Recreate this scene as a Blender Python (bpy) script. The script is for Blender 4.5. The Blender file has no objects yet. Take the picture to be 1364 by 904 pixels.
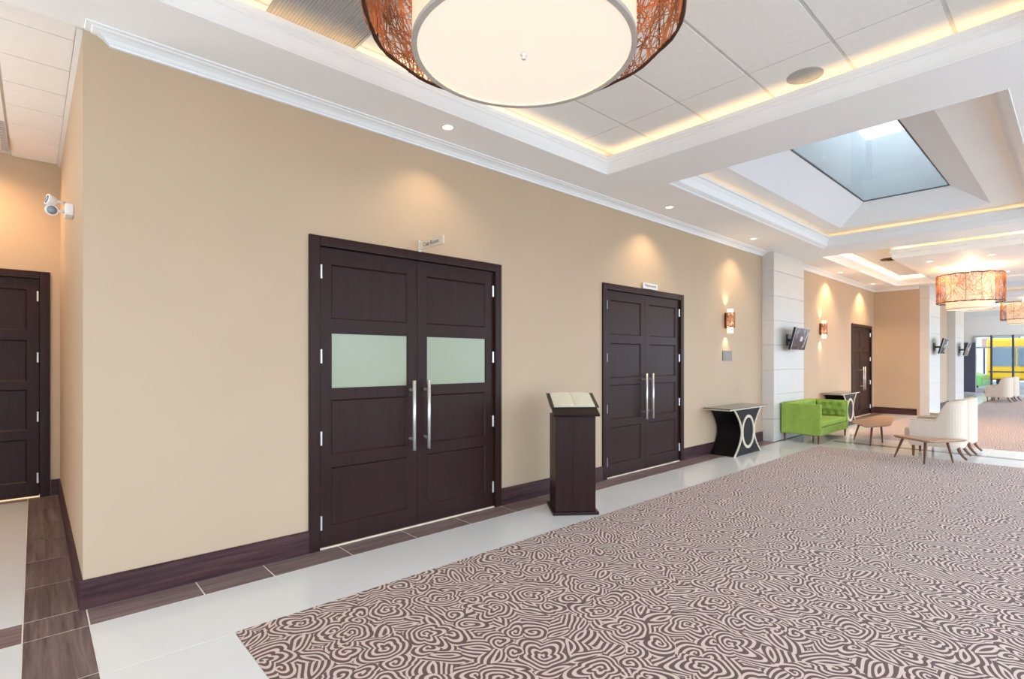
import bpy, math, random
from mathutils import Vector, Matrix

SC = bpy.context.scene
COL = SC.collection
R = math.radians
random.seed(7)

# ------------------------------------------------------------------ camera
cam_d = bpy.data.cameras.new('camera')
cam_d.sensor_width = 36.0
cam_d.lens = 698.0 / 1364.0 * 36.0
cam_d.shift_y = 27.4 / 1364.0
cam_d.clip_start, cam_d.clip_end = 0.05, 400
cam = bpy.data.objects.new('camera', cam_d)
COL.objects.link(cam)
cam.location = (0, 0, 1.5)
cam.rotation_euler = (R(90), 0, R(-42.4))
SC.camera = cam

# ------------------------------------------------------------------ sky and exposure
WORLD_STRENGTH = 3.0
w = bpy.data.worlds.new('sky'); SC.world = w; w.use_nodes = True
bg = w.node_tree.nodes['Background']
bg.inputs['Color'].default_value = (0.70, 0.86, 1.04, 1)
bg.inputs['Strength'].default_value = WORLD_STRENGTH
SC.view_settings.view_transform = 'Standard'
SC.view_settings.look = 'None'
SC.view_settings.gamma = 1
SC.view_settings.use_curve_mapping = False
SC.view_settings.exposure = 0.80
SC.cycles.use_denoising = True
SC.cycles.max_bounces = 10
SC.cycles.diffuse_bounces = 6
SC.cycles.transparent_max_bounces = 16
SC.cycles.sample_clamp_indirect = 6

COVE_W = 1.3        # watts per metre of cove strip
SPOT_W = 22.0
WARM = (1.0, 0.72, 0.42)

# ------------------------------------------------------------------ helpers
def lin(c):
    return tuple(((x / 255) / 12.92 if x <= 10 else ((x / 255 + 0.055) / 1.055) ** 2.4) for x in c)

class MB:
    """collects shapes into one mesh"""
    def __init__(s): s.v = []; s.f = []
    def add(s, vs, fs):
        o = len(s.v); s.v += [tuple(p) for p in vs]; s.f += [tuple(i + o for i in f) for f in fs]; return s
    def box(s, x0, x1, y0, y1, z0, z1, m=None):
        vs = [(x, y, z) for z in (z0, z1) for y in (y0, y1) for x in (x0, x1)]
        if m is not None: vs = [m @ Vector(p) for p in vs]
        return s.add(vs, [(0, 2, 3, 1), (4, 5, 7, 6), (0, 1, 5, 4), (2, 6, 7, 3), (0, 4, 6, 2), (1, 3, 7, 5)])
    def quad(s, a, b, c, d): return s.add([a, b, c, d], [(0, 1, 2, 3)])
    def ring(s, rings, closed=True, cap0=True, cap1=True):
        n = len(rings[0]); vs = [p for r in rings for p in r]; fs = []
        for i in range(len(rings) - 1):
            for j in range(n if closed else n - 1):
                k = (j + 1) % n
                fs.append((i * n + j, i * n + k, (i + 1) * n + k, (i + 1) * n + j))
        if cap0: fs.append(tuple(reversed(range(n))))
        if cap1: fs.append(tuple((len(rings) - 1) * n + j for j in range(n)))
        return s.add(vs, fs)
    def cyl(s, cx, cy, z0, z1, r0, r1=None, n=24):
        r1 = r0 if r1 is None else r1
        return s.lathe([(r0, z0), (r1, z1)], cx, cy, n)
    def lathe(s, prof, cx=0, cy=0, n=24, caps=True):
        rings = [[(cx + r * math.cos(2 * math.pi * j / n), cy + r * math.sin(2 * math.pi * j / n), z) for j in range(n)] for r, z in prof]
        return s.ring(rings, True, caps, caps)
    def tube(s, pts, rad, n=6, closed=False):
        pts = [Vector(p) for p in pts]; rings = []
        m = len(pts); up = None
        for i, p in enumerate(pts):
            if closed: t = pts[(i + 1) % m] - pts[i - 1]
            else: t = pts[min(i + 1, m - 1)] - pts[max(i - 1, 0)]
            t.normalize()
            if up is None:
                up = Vector((0, 0, 1)) if abs(t.z) < 0.9 else Vector((1, 0, 0))
            a = t.cross(up)
            if a.length < 1e-6: a = t.orthogonal()
            a.normalize(); b = a.cross(t); up = b
            r = rad[i] if isinstance(rad, (list, tuple)) else rad
            rings.append([p + a * (r * math.cos(2 * math.pi * j / n)) + b * (r * math.sin(2 * math.pi * j / n)) for j in range(n)])
        if closed: rings.append(rings[0]); return s.ring(rings, True, False, False)
        return s.ring(rings)
    def prism(s, poly, axis, a0, a1):
        """poly of 2-D points extruded along an axis: 'x' (y,z), 'y' (x,z), 'z' (x,y)"""
        def P(p, a):
            return {'x': (a, p[0], p[1]), 'y': (p[0], a, p[1]), 'z': (p[0], p[1], a)}[axis]
        return s.ring([[P(p, a0) for p in poly], [P(p, a1) for p in poly]])
    def loop_sweep(s, x0, x1, y0, y1, prof, closed=False):
        """profile of (inward offset, z) carried round a rectangle, mitred"""
        rings = [[(x0 + o, y0 + o, z), (x1 - o, y0 + o, z), (x1 - o, y1 - o, z), (x0 + o, y1 - o, z)] for o, z in prof]
        if closed: rings.append(rings[0])
        return s.ring(rings, True, False, False)

def tag(o, label=None, cat=None, group=None, kind=None):
    if label: o['label'] = label
    if cat: o['category'] = cat
    if group: o['group'] = group
    if kind: o['kind'] = kind
    return o

def mesh_of(name, mb, mat, smooth=False):
    me = bpy.data.meshes.new(name)
    me.from_pydata(mb.v, [], mb.f)
    me.materials.append(mat)
    me.validate(); me.update()
    import bmesh
    b = bmesh.new(); b.from_mesh(me); bmesh.ops.recalc_face_normals(b, faces=b.faces); b.to_mesh(me); b.free()
    if smooth:
        for p in me.polygons: p.use_smooth = True
    return me

def place(name, me, parent=None, loc=(0, 0, 0), rot=(0, 0, 0)):
    o = bpy.data.objects.new(name, me); COL.objects.link(o)
    if parent: o.parent = parent
    o.location = loc; o.rotation_euler = rot
    return o

def part(name, mb, mat, parent=None, smooth=False, bevel=0, seg=2, loc=(0, 0, 0), rot=(0, 0, 0), auto=False):
    o = place(name, mesh_of(name, mb, mat, smooth), parent, loc, rot)
    if bevel:
        b = o.modifiers.new('bevel', 'BEVEL'); b.width = bevel; b.segments = seg; b.limit_method = 'ANGLE'; b.angle_limit = R(35)
        for p in o.data.polygons: p.use_smooth = True
        wn = o.modifiers.new('wn', 'WEIGHTED_NORMAL'); wn.keep_sharp = True
    return o

def struct(name, mb=None, mat=None, parent=None, **k):
    if mb is None:
        o = bpy.data.objects.new(name, None); COL.objects.link(o)
    else:
        o = part(name, mb, mat, parent, **k)
    if parent is None: o['kind'] = 'structure'
    return o

def thing(name, label, cat, loc=(0, 0, 0), rz=0, group=None):
    o = bpy.data.objects.new(name, None); COL.objects.link(o)
    o.empty_display_size = 0.1
    o.location = loc; o.rotation_euler = (0, 0, rz)
    return tag(o, label, cat, group)

def dup(o, parent=None):
    c = o.copy(); COL.objects.link(c); c.parent = parent
    for ch in o.children: dup(ch, c)
    return c

def dup_thing(o, loc, rz, label, group=None):
    c = dup(o); c.location = loc; c.rotation_euler = (0, 0, rz); c['label'] = label
    if group: c['group'] = group
    return c

def area_light(name, loc, rot, sx, sy, watts, col, parent=None, spread=None):
    l = bpy.data.lights.new(name, 'AREA'); l.shape = 'RECTANGLE'; l.size = sx; l.size_y = sy
    l.energy = watts; l.color = col
    if spread: l.spread = spread
    o = bpy.data.objects.new(name, l); COL.objects.link(o); o.location = loc; o.rotation_euler = rot
    if parent: o.parent = parent
    return o

# ------------------------------------------------------------------ materials
class NT:
    def __init__(s, name):
        s.m = bpy.data.materials.new(name); s.m.use_nodes = True
        s.t = s.m.node_tree; s.b = s.t.nodes['Principled BSDF']
    def n(s, typ, **k):
        x = s.t.nodes.new(typ)
        for a, v in k.items(): setattr(x, a, v)
        return x
    def l(s, a, b): s.t.links.new(a, b)
    def math(s, op, a, b=None, c=None):
        x = s.n('ShaderNodeMath', operation=op)
        for i, q in enumerate((a, b, c)):
            if q is None: continue
            if isinstance(q, (int, float)): x.inputs[i].default_value = q
            else: s.l(q, x.inputs[i])
        return x.outputs[0]
    def pos(s, scale=(1, 1, 1), loc=(0, 0, 0), rot=(0, 0, 0), obj=False):
        if obj: src = s.n('ShaderNodeTexCoord').outputs['Object']
        else: src = s.n('ShaderNodeNewGeometry').outputs['Position']
        mp = s.n('ShaderNodeMapping'); mp.inputs['Scale'].default_value = scale
        mp.inputs['Location'].default_value = loc; mp.inputs['Rotation'].default_value = rot
        s.l(src, mp.inputs['Vector']); return mp.outputs[0]
    def noise(s, vec, scale, detail=3, rough=0.5, dist=0):
        x = s.n('ShaderNodeTexNoise'); s.l(vec, x.inputs['Vector'])
        x.inputs['Scale'].default_value = scale; x.inputs['Detail'].default_value = detail
        x.inputs['Roughness'].default_value = rough; x.inputs['Distortion'].default_value = dist
        return x.outputs['Fac']
    def ramp(s, fac, stops):
        x = s.n('ShaderNodeValToRGB'); e = x.color_ramp.elements
        while len(e) < len(stops): e.new(0.5)
        for i, (p, c) in enumerate(stops): e[i].position = p; e[i].color = (*c, 1)
        s.l(fac, x.inputs[0]); return x.outputs[0]
    def bump(s, h, strength, dist=0.01):
        x = s.n('ShaderNodeBump'); x.inputs['Strength'].default_value = strength; x.inputs['Distance'].default_value = dist
        s.l(h, x.inputs['Height']); s.l(x.outputs[0], s.b.inputs['Normal'])

def plain(name, rgb, rough=0.5, metal=0, var=0.06, scale=8, bump=0, spec=0.5, coat=0, emit=0, emit_rgb=None):
    t = NT(name); c = lin(rgb)
    f = t.noise(t.pos(obj=True), scale)
    t.l(t.ramp(f, [(0.3, tuple(x * (1 - var) for x in c)), (0.7, tuple(min(1, x * (1 + var)) for x in c))]), t.b.inputs['Base Color'])
    t.b.inputs['Roughness'].default_value = rough; t.b.inputs['Metallic'].default_value = metal
    t.b.inputs['Specular IOR Level'].default_value = spec
    t.b.inputs['Coat Weight'].default_value = coat
    if bump: t.bump(t.noise(t.pos(obj=True), scale * 30), bump, 0.002)
    if emit:
        t.b.inputs['Emission Color'].default_value = (*lin(emit_rgb or rgb), 1); t.b.inputs['Emission Strength'].default_value = emit
    return t.m

def wood(name, dark, light, grain='z', rough=0.35, coat=0.0, scale=1.0, contrast=(0.3, 0.7), obj=True, bump=0.05):
    t = NT(name)
    sc = {'x': (1.2, 22, 22), 'y': (22, 1.2, 22), 'z': (22, 22, 1.2)}[grain]
    v = t.pos(scale=tuple(q * scale for q in sc), obj=obj)
    oi = t.n('ShaderNodeObjectInfo')
    add = t.n('ShaderNodeVectorMath', operation='ADD'); t.l(v, add.inputs[0])
    sm = t.math('MULTIPLY', oi.outputs['Random'], 37.0)
    cb = t.n('ShaderNodeCombineXYZ')
    for i in range(3): t.l(sm, cb.inputs[i])
    t.l(cb.outputs[0], add.inputs[1])
    f = t.noise(add.outputs[0], 1.3, 6, 0.62, 0.6)
    t.l(t.ramp(f, [(contrast[0], lin(dark)), (contrast[1], lin(light))]), t.b.inputs['Base Color'])
    t.b.inputs['Roughness'].default_value = rough; t.b.inputs['Coat Weight'].default_value = coat
    t.b.inputs['Coat Roughness'].default_value = 0.2
    t.b.inputs['Specular IOR Level'].default_value = 0.16
    if bump: t.bump(f, bump, 0.004)
    return t.m

def emitter(name, rgb, strength):
    t = NT(name)
    t.b.inputs['Base Color'].default_value = (*[.6 * c_ for c_ in lin(rgb)], 1)
    t.b.inputs['Emission Color'].default_value = (*lin(rgb), 1); t.b.inputs['Emission Strength'].default_value = strength
    t.b.inputs['Roughness'].default_value = 0.6
    return t.m

def pane_mat(name, tint, gloss=0.08):
    t = NT(name)
    tr = t.n('ShaderNodeBsdfTransparent'); tr.inputs[0].default_value = (*tint, 1)
    gl = t.n('ShaderNodeBsdfGlossy'); gl.inputs['Roughness'].default_value = 0.03
    mx = t.n('ShaderNodeMixShader'); mx.inputs[0].default_value = gloss
    t.l(tr.outputs[0], mx.inputs[1]); t.l(gl.outputs[0], mx.inputs[2])
    out = t.t.nodes['Material Output']; t.l(mx.outputs[0], out.inputs['Surface'])
    return t.m

def carpet_mat():
    t = NT('swirl carpet')
    base = t.pos(scale=(1, 1, 0))
    # gentle warp
    nz = t.n('ShaderNodeTexNoise'); nz.inputs['Scale'].default_value = 4.0; nz.inputs['Detail'].default_value = 1
    t.l(base, nz.inputs['Vector'])
    sub = t.n('ShaderNodeVectorMath', operation='SUBTRACT'); t.l(nz.outputs['Color'], sub.inputs[0]); sub.inputs[1].default_value = (.5, .5, .5)
    scl = t.n('ShaderNodeVectorMath', operation='MULTIPLY'); t.l(sub.outputs[0], scl.inputs[0]); scl.inputs[1].default_value = (.11, .11, 0)
    add = t.n('ShaderNodeVectorMath', operation='ADD'); t.l(base, add.inputs[0]); t.l(scl.outputs[0], add.inputs[1])
    p = add.outputs[0]
    def cell(scale, rnd, petals, amp, arms, pointed=False):
        vo = t.n('ShaderNodeTexVoronoi'); vo.voronoi_dimensions = '2D'; vo.feature = 'F1'
        vo.inputs['Scale'].default_value = scale; vo.inputs['Randomness'].default_value = rnd
        t.l(p, vo.inputs['Vector'])
        d = t.n('ShaderNodeVectorMath', operation='SUBTRACT'); t.l(p, d.inputs[0]); t.l(vo.outputs['Position'], d.inputs[1])
        sp = t.n('ShaderNodeSeparateXYZ'); t.l(d.outputs[0], sp.inputs[0])
        ang = t.math('ARCTAN2', sp.outputs[1], sp.outputs[0])
        ln = t.n('ShaderNodeVectorMath', operation='LENGTH'); t.l(d.outputs[0], ln.inputs[0])
        sc = t.n('ShaderNodeSeparateColor'); t.l(vo.outputs['Color'], sc.inputs[0])
        rot = t.math('MULTIPLY', sc.outputs[0], 6.283)
        pet = t.math('ABSOLUTE', t.math('SINE', t.math('MULTIPLY_ADD', ang, petals / 2, rot)))
        if pointed: pet = t.math('POWER', t.math('SUBTRACT', 1.0, pet), 0.8)
        # petals only away from the heart of the rosette and only in part of the cells
        side = t.math('MULTIPLY_ADD', t.math('SINE', t.math('ADD', ang, rot)), 0.5, 0.5)
        pet = t.math('MULTIPLY', pet, side)
        r = t.math('MULTIPLY', ln.outputs['Value'], t.math('SUBTRACT', 1.0, t.math('MULTIPLY', pet, amp)))
        sg = t.math('MULTIPLY', t.math('SUBTRACT', t.math('GREATER_THAN', sc.outputs[1], 0.5), 0.5), 2.0)
        spi = t.math('MULTIPLY', t.math('MULTIPLY', ang, arms / 6.2832), sg)
        ca, sa = t.math('COSINE', rot), t.math('SINE', rot)
        lx = t.math('ADD', t.math('MULTIPLY', sp.outputs[0], ca), t.math('MULTIPLY', sp.outputs[1], sa))
        ly = t.math('SUBTRACT', t.math('MULTIPLY', sp.outputs[1], ca), t.math('MULTIPLY', sp.outputs[0], sa))
        return r, spi, lx, ly, sc.outputs[2]
    r1, s1, _x, _y, _c = cell(2.7, 0.72, 5, 0.42, 1)
    r2, s2, lx, ly, lc = cell(6.2, 0.9, 3, 0.4, 1)
    # some of the small motifs are pointed leaves instead of scrolls
    ax = t.math('ADD', t.math('ABSOLUTE', lx), 0.05)
    ay = t.math('MULTIPLY', ly, 0.62)
    rv = t.math('SUBTRACT', t.math('SQRT', t.math('ADD', t.math('MULTIPLY', ax, ax), t.math('MULTIPLY', ay, ay))), 0.03)
    leaf = t.math('GREATER_THAN', lc, 0.5)
    def pick(a, b):
        x = t.n('ShaderNodeMix'); x.data_type = 'FLOAT'; t.l(leaf, x.inputs['Factor']); t.l(a, x.inputs['A'])
        if isinstance(b, float): x.inputs['B'].default_value = b
        else: t.l(b, x.inputs['B'])
        return x.outputs['Result']
    r2 = pick(r2, rv); s2 = pick(s2, 0.0)
    r2 = t.math('ADD', r2, 0.058)
    less = t.math('LESS_THAN', r2, r1)
    def mixf(a, b):
        x = t.n('ShaderNodeMix'); x.data_type = 'FLOAT'; t.l(less, x.inputs['Factor']); t.l(a, x.inputs['A']); t.l(b, x.inputs['B']); return x.outputs['Result']
    rr = mixf(r1, r2); ss = mixf(s1, s2)
    ph = t.math('ADD', t.math('DIVIDE', rr, 0.029), ss)
    v = t.math('SINE', t.math('MULTIPLY', ph, 6.2832))
    line = t.n('ShaderNodeMapRange'); line.inputs['From Min'].default_value = -0.10; line.inputs['From Max'].default_value = 0.35
    t.l(v, line.inputs['Value'])
    pile = t.noise(t.pos(), 220, 2)
    c = t.ramp(line.outputs[0], [(0.0, lin((98, 74, 68))), (1.0, lin((222, 197, 184)))])
    hs = t.n('ShaderNodeMix'); hs.data_type = 'RGBA'; hs.blend_type = 'MULTIPLY'; hs.inputs['Factor'].default_value = 1
    t.l(c, hs.inputs['A']); t.l(t.ramp(pile, [(0.2, (.82, .82, .82)), (0.8, (1, 1, 1))]), hs.inputs['B'])
    t.l(hs.outputs['Result'], t.b.inputs['Base Color'])
    t.b.inputs['Roughness'].default_value = 0.95; t.b.inputs['Specular IOR Level'].default_value = 0.1
    t.b.inputs['Sheen Weight'].default_value = 0.15
    t.bump(pile, 0.3, 0.004)
    return t.m

def grooves_mat(name, rgb):
    t = NT(name)
    t.l(t.ramp(t.noise(t.pos(scale=(60, 60, 4), obj=True), 4), [(0.3, tuple(.85 * x for x in lin(rgb))), (0.7, lin(rgb))]), t.b.inputs['Base Color'])
    t.b.inputs['Roughness'].default_value = .45
    return t.m

M = dict(
    wall=plain('warm beige wall paint', (189, 165, 138), 0.6, var=0.02, scale=1.5, spec=0.3),
    white=plain('white ceiling paint', (244, 242, 240), 0.6, var=0.015, scale=2, spec=0.3),
    gloss_white=plain('white moulding paint', (238, 238, 238), 0.4, var=0.01, scale=2, spec=0.4),
    tile_ceil=plain('ceiling tile', (240, 236, 231), 0.85, var=0.02, scale=20, spec=0.2, bump=0.05),
    grid=plain('ceiling grid metal', (205, 202, 198), 0.4),
    reveal=plain('skylight reveal paint', (238, 240, 244), 0.55, var=0.01),
    espresso_z=wood('espresso door wood upright grain', (42, 23, 20), (52, 31, 27), 'z', 0.38, 0.0),
    espresso_x=wood('espresso trim wood level grain', (34, 21, 21), (48, 32, 31), 'x', 0.36, 0.0),
    espresso_y=wood('espresso trim wood cross grain', (42, 29, 31), (68, 50, 50), 'y', 0.4, 0.2),
    base_x=wood('baseboard wood', (46, 28, 32), (84, 56, 56), 'x', 0.42, 0.1),
    base_y=wood('baseboard wood cross grain', (46, 28, 32), (84, 56, 56), 'y', 0.42, 0.1),
    tile_dx=wood('wood-look tile level grain', (90, 70, 69), (152, 132, 128), 'x', 0.3, obj=False, contrast=(0.25, 0.75), bump=0.02),
    tile_dy=wood('wood-look tile cross grain', (66, 52, 50), (138, 120, 116), 'y', 0.3, obj=False, contrast=(0.25, 0.75), bump=0.02),
    tile_w=plain('cream porcelain tile', (223, 223, 221), 0.14, var=0.02, scale=1.2),
    tile_grey=plain('grey porcelain strip', (140, 142, 142), 0.2, var=0.03),
    grout=plain('cream grout', (232, 226, 216), 0.7),
    carpet=carpet_mat(),
    steel=plain('brushed steel', (222, 220, 216), 0.34, 0.75, var=0.02),
    frost=plain('frosted glass', (146, 152, 124), 0.25, var=0.015, scale=2, spec=0.6),
    drum=emitter('lit fabric drum', (255, 226, 196), 0.34),
    diffuser=emitter('lit diffuser', (255, 236, 218), 0.38),
    ringtrim=plain('grey fabric trim', (190, 180, 170), 0.7),
    rattan=plain('rattan strands', (196, 126, 80), 0.5, var=0.5, scale=5, spec=0.4),
    rattan_dark=plain('dark rattan rim', (70, 34, 20), 0.5, var=0.2),
    lamp=emitter('lit downlight', (255, 244, 222), 3.0),
    tubeglass=emitter('lit frosted tube', (255, 228, 190), 0.9),
    bronze=plain('bronze metal', (92, 66, 50), 0.4, 0.6),
    speaker=plain('speaker grille', (170, 166, 166), 0.7, var=0.1, scale=80),
    grille=plain('return grille metal', (168, 164, 162), 0.5),
    black=plain('black lacquer', (14, 11, 14), 0.4, coat=0.0, spec=.15),
    cream_edge=plain('champagne silver edging', (212, 198, 178), 0.35, 0.1),
    blackglass=plain('dark glass top', (40, 36, 34), 0.06, spec=0.8),
    velvet=plain('green velvet', (142, 168, 76), 0.85, var=0.12, scale=6, spec=0.2),
    walnut=wood('walnut', (92, 60, 48), (134, 92, 74), 'z', 0.4),
    walnut_top=wood('walnut table top', (166, 130, 108), (182, 146, 122), 'x', 0.3, 0.1),
    cream=plain('cream linen upholstery', (214, 197, 179), 0.85, var=0.03, scale=30, spec=0.2),
    blush=plain('blush upholstery', (216, 188, 164), 0.85, var=0.03, scale=30, spec=0.2),
    stone=plain('cream limestone panel', (208, 203, 196), 0.45, var=0.02, scale=2),
    page=plain('book page', (216, 209, 186), 0.8, var=0.02),
    cover=plain('book cover', (60, 54, 40), 0.6),
    plate=plain('sign plate', (224, 206, 182), 0.5),
    plate_w=plain('pale sign plate', (206, 206, 206), 0.4),
    ink=plain('sign lettering', (66, 50, 34), 0.6),
    plaque=plain('pewter plaque', (128, 118, 110), 0.4, 0.5),
    plastic=plain('white plastic', (238, 234, 232), 0.4),
    lens=plain('grey lens', (150, 160, 170), 0.1, spec=0.8),
    tvblack=plain('black plastic', (26, 24, 28), 0.35),
    tvsilver=plain('silver tv bezel', (196, 196, 204), 0.3, 0.4),
    alu=plain('aluminium frame', (196, 198, 202), 0.4, 0.5),
    alu_dark=plain('dark aluminium frame', (78, 78, 86), 0.4, 0.5),
    slate=plain('slate grey partition', (72, 76, 96), 0.5),
    asphalt=plain('asphalt', (120, 122, 126), 0.9, var=0.1),
    paving=plain('pale paving', (200, 198, 192), 0.9, var=0.05),
    skyglass=pane_mat('tinted skylight glass', (0.64, 0.64, 0.62), 0.05),
    clear=pane_mat('clear window glass', (0.74, 0.76, 0.76), 0.05),
    shaft=plain('skylight shaft', (236, 238, 240), 0.6, var=0.03, scale=1),
    busyellow=plain('bus yellow', (244, 186, 30), 0.35, coat=0.3),
    busglass=plain('grey bus glass', (120, 136, 146), 0.08, spec=0.8),
    rubber=plain('tyre rubber', (22, 22, 24), 0.8),
    cargreen=plain('green car paint', (110, 168, 84), 0.3, coat=0.5),
    cardark=plain('dark green car paint', (30, 52, 52), 0.25, coat=0.6),
    brick=plain('pinkish brick facade', (206, 168, 150), 0.85, var=0.12, scale=14),
    facade=plain('white facade', (226, 228, 228), 0.8),
    leaf=plain('shrub leaves', (70, 110, 50), 0.8, var=0.35, scale=6),
    door_glow=emitter('painted light under rear door', (255, 214, 176), 0.5),  # emission stands in for light spilling from beneath the rear door
)
scr = NT('screen picture')
vf = scr.noise(scr.pos(scale=(7, 1, 3), obj=True), 1.6, 2, 0.5, 1.5)
cc = scr.ramp(vf, [(0.40, lin((22, 12, 14))), (0.52, lin((62, 26, 24))), (0.60, lin((30, 24, 30))), (0.66, lin((150, 130, 110))), (0.72, lin((40, 20, 20)))])
scr.l(cc, scr.b.inputs['Base Color']); scr.l(cc, scr.b.inputs['Emission Color']); scr.b.inputs['Emission Strength'].default_value = 0.35
scr.b.inputs['Roughness'].default_value = 0.15
M['screen'] = scr.m

# ------------------------------------------------------------------ dimensions
W = 4.075            # long wall
ZS, ZL, ZC = 3.50, 3.68, 3.75   # soffit, cove lip, tray ceiling
XR = 0.22            # face of the wall that turns into the side corridor
YB = 7.75            # rear wall of the side corridor
YR = -2.1            # right-hand side of the lobby
XF = 32.0            # glazed far end

# ------------------------------------------------------------------ floor
fl = struct('floor', MB().box(-6, XF + .3, YR - .3, YB + .2, -0.2, -0.0014), M['grout'])
tile_cache = {}
def tile(x0, x1, y0, y1, mat, gap=0.004, name='floor_tile'):
    sx, sy = round(x1 - x0 - gap, 4), round(y1 - y0 - gap, 4)
    key = (sx, sy, mat)
    if key not in tile_cache:
        b = 0.0009
        mb = MB().ring([[(-sx/2, -sy/2, -.006), (sx/2, -sy/2, -.006), (sx/2, sy/2, -.006), (-sx/2, sy/2, -.006)],
                        [(-sx/2, -sy/2, -b), (sx/2, -sy/2, -b), (sx/2, sy/2, -b), (-sx/2, sy/2, -b)],
                        [(-sx/2+b, -sy/2+b, 0), (sx/2-b, -sy/2+b, 0), (sx/2-b, sy/2-b, 0), (-sx/2+b, sy/2-b, 0)]])
        tile_cache[key] = mesh_of(name, mb, M[mat])
    return place(name, tile_cache[key], fl, ((x0 + x1) / 2, (y0 + y1) / 2, 0))

XJ = [.235, .81, 1.24, 1.815, 2.39, 2.965] + [2.965 + .575 * k for k in range(1, 13)] + [10.035]
for a, b in zip(XJ, XJ[1:]): tile(a, b, 3.80, W, 'tile_dx', .008)
for a, b in zip(XJ[::2], XJ[2::2] + [XJ[-1]]):
    if b > a: tile(a, b, 3.16, 3.80, 'tile_w', .002)
XJ2 = [10.035 + .6 * k for k in range(0, 13)] + [17.7]
for a, b in zip(XJ2, XJ2[1:]): tile(a, b, 3.80, W, 'tile_dx', .008)
for a, b in zip([10.035 + 1.2 * k for k in range(0, 7)], [10.035 + 1.2 * k for k in range(1, 7)] + [17.7]):
    tile(a, b, 3.16, 3.80, 'tile_w', .002)
# strip running back into the side corridor
YJ = [-1.0, -.4, .2, .8, 1.4, 2.0, 2.6, 3.2, 3.80, 4.08, 4.68, 5.28, 5.88, 6.48, 7.08, 7.6, YB]
for a, b in zip(YJ, YJ[1:]): tile(-.045, .235, a, b, 'tile_dy', .006)
for k in range(4): tile(-.045 - .6 * (k + 1), -.045 - .6 * k, 3.80, 4.08, 'tile_dx', .006)
for k in range(2):
    for y0, y1 in ((4.08, 5.28), (5.28, 6.48), (6.48, 7.6)): tile(-.045 - 1.2 * (k + 1), -.045 - 1.2 * k, y0, y1, 'tile_w', .002)
    tile(-.045 - 1.2 * (k + 1), -.045 - 1.2 * k, 7.6, YB, 'tile_dx', .006)
    for j in range(5): tile(-.045 - 1.2 * (k + 1), -.045 - 1.2 * k, 3.80 - .96 * (j + 1), 3.80 - .96 * j, 'tile_w', .002)
for j in range(5): tile(.235, .82, 3.80 - .64 - 1.0 * (j + 1), 3.80 - .64 - 1.0 * j, 'tile_w', .002)
# crossing between the carpets
for j in range(5):
    y1 = 3.16 - 1.05 * j; y0 = y1 - 1.05
    tile(10.14, 10.86, y0, y1, 'tile_w', .002); tile(10.86, 11.04, y0, y1, 'tile_grey', .004); tile(11.04, 11.92, y0, y1, 'tile_w', .002)
for k in range(13):
    x0 = 17.7 + 1.1 * k; tile(x0, min(x0 + 1.1, XF), 2.45, 3.16, 'tile_w', .002)
for k in range(9):
    x0 = 22.0 + 1.1 * k; tile(x0, min(x0 + 1.1, XF), 3.16, W, 'tile_w', .002)
for j in range(4): tile(29.2, XF, 2.45 - 1.1 * (j + 1), 2.45 - 1.1 * j, 'tile_w', .002)

cp = part('carpet', MB().box(.82, 10.14, YR, 3.16, -.0012, .002), M['carpet'])
tag(cp, 'brown carpet with pale swirling line pattern filling the foreground', 'carpet')
cp2 = part('carpet', MB().box(11.92, 17.68, YR, 3.16, -.0012, .002).box(17.68, 29.2, YR, 2.45, -.0012, .002), M['carpet'])
tag(cp2, 'second brown carpet beyond the white tile crossing, behind the cream armchairs', 'carpet')

# ------------------------------------------------------------------ walls
DOORS = [(1.578, 3.56, 2.48), (5.241, 7.19, 2.47), (15.56, 17.42, 2.45)]
mb = MB(); x = XR
for x0, x1, zt in DOORS:
    mb.box(x, x0 + .04, W, W + .25, 0, ZS + .05); mb.box(x0 + .04, x1 - .04, W, W + .25, zt - .04, ZS + .05); x = x1 - .04
mb.box(x, 17.9, W, W + .25, 0, ZS + .05)
wall_left = struct('wall_left', mb, M['wall'])
struct('wall_corridor', MB().box(XR, XR + .2, W + .25, YB, 0, 3.7), M['wall'])
struct('wall_rear', MB().box(-2.6, -1.75, YB, YB + .2, 0, 3.8).box(-1.75, .11, YB, YB + .2, 2.46, 3.8).box(.11, XR + .2, YB, YB + .2, 0, 3.8), M['wall'])
struct('wall_corridor_left', MB().box(-2.6, -2.4, 3.9, YB, 0, 3.8), M['wall'])
struct('wall_alcove_end', MB().box(17.7, 17.9, 3.03, W, 0, ZS + .05).box(17.9, 22.2, 3.03, 3.2, 0, ZS + .05), M['wall'])
struct('wall_far_left', MB().box(22.2, XF, 4.05, 4.25, 0, ZS + .05).box(22.0, 22.2, 2.9, 4.25, 0, ZS + .05), M['wall'])
struct('wall_near_left', MB().box(-6.2, -6, YR, 3.9, 3.2, ZS + .05).box(-6.2, -6, YR, 3.9, 0, .3).box(-6.2, -6, 3.5, 3.9, .3, 3.2).box(-6.2, -6, YR, -1.6, .3, 3.2).box(-6, -2.6, 3.9, 4.1, 0, ZS + .05), M['wall'])  # opening in this unseen end added to let cool daylight reach the corridor
mb = MB()
for k in range(7): mb.box(-6 + 6.2 * k, -5.4 + 6.2 * k, YR - .3, YR, 0, 3.15)
mb.box(-6, XF, YR - .3, YR, 3.15, ZS + .05)
struct('wall_right', mb, M['white'])
struct('wall_far', MB().box(XF, XF + .25, YR, 4.05, 2.62, ZS + .1).box(XF, XF + .25, 3.48, 4.05, 0, 2.62), M['white'])

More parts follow.
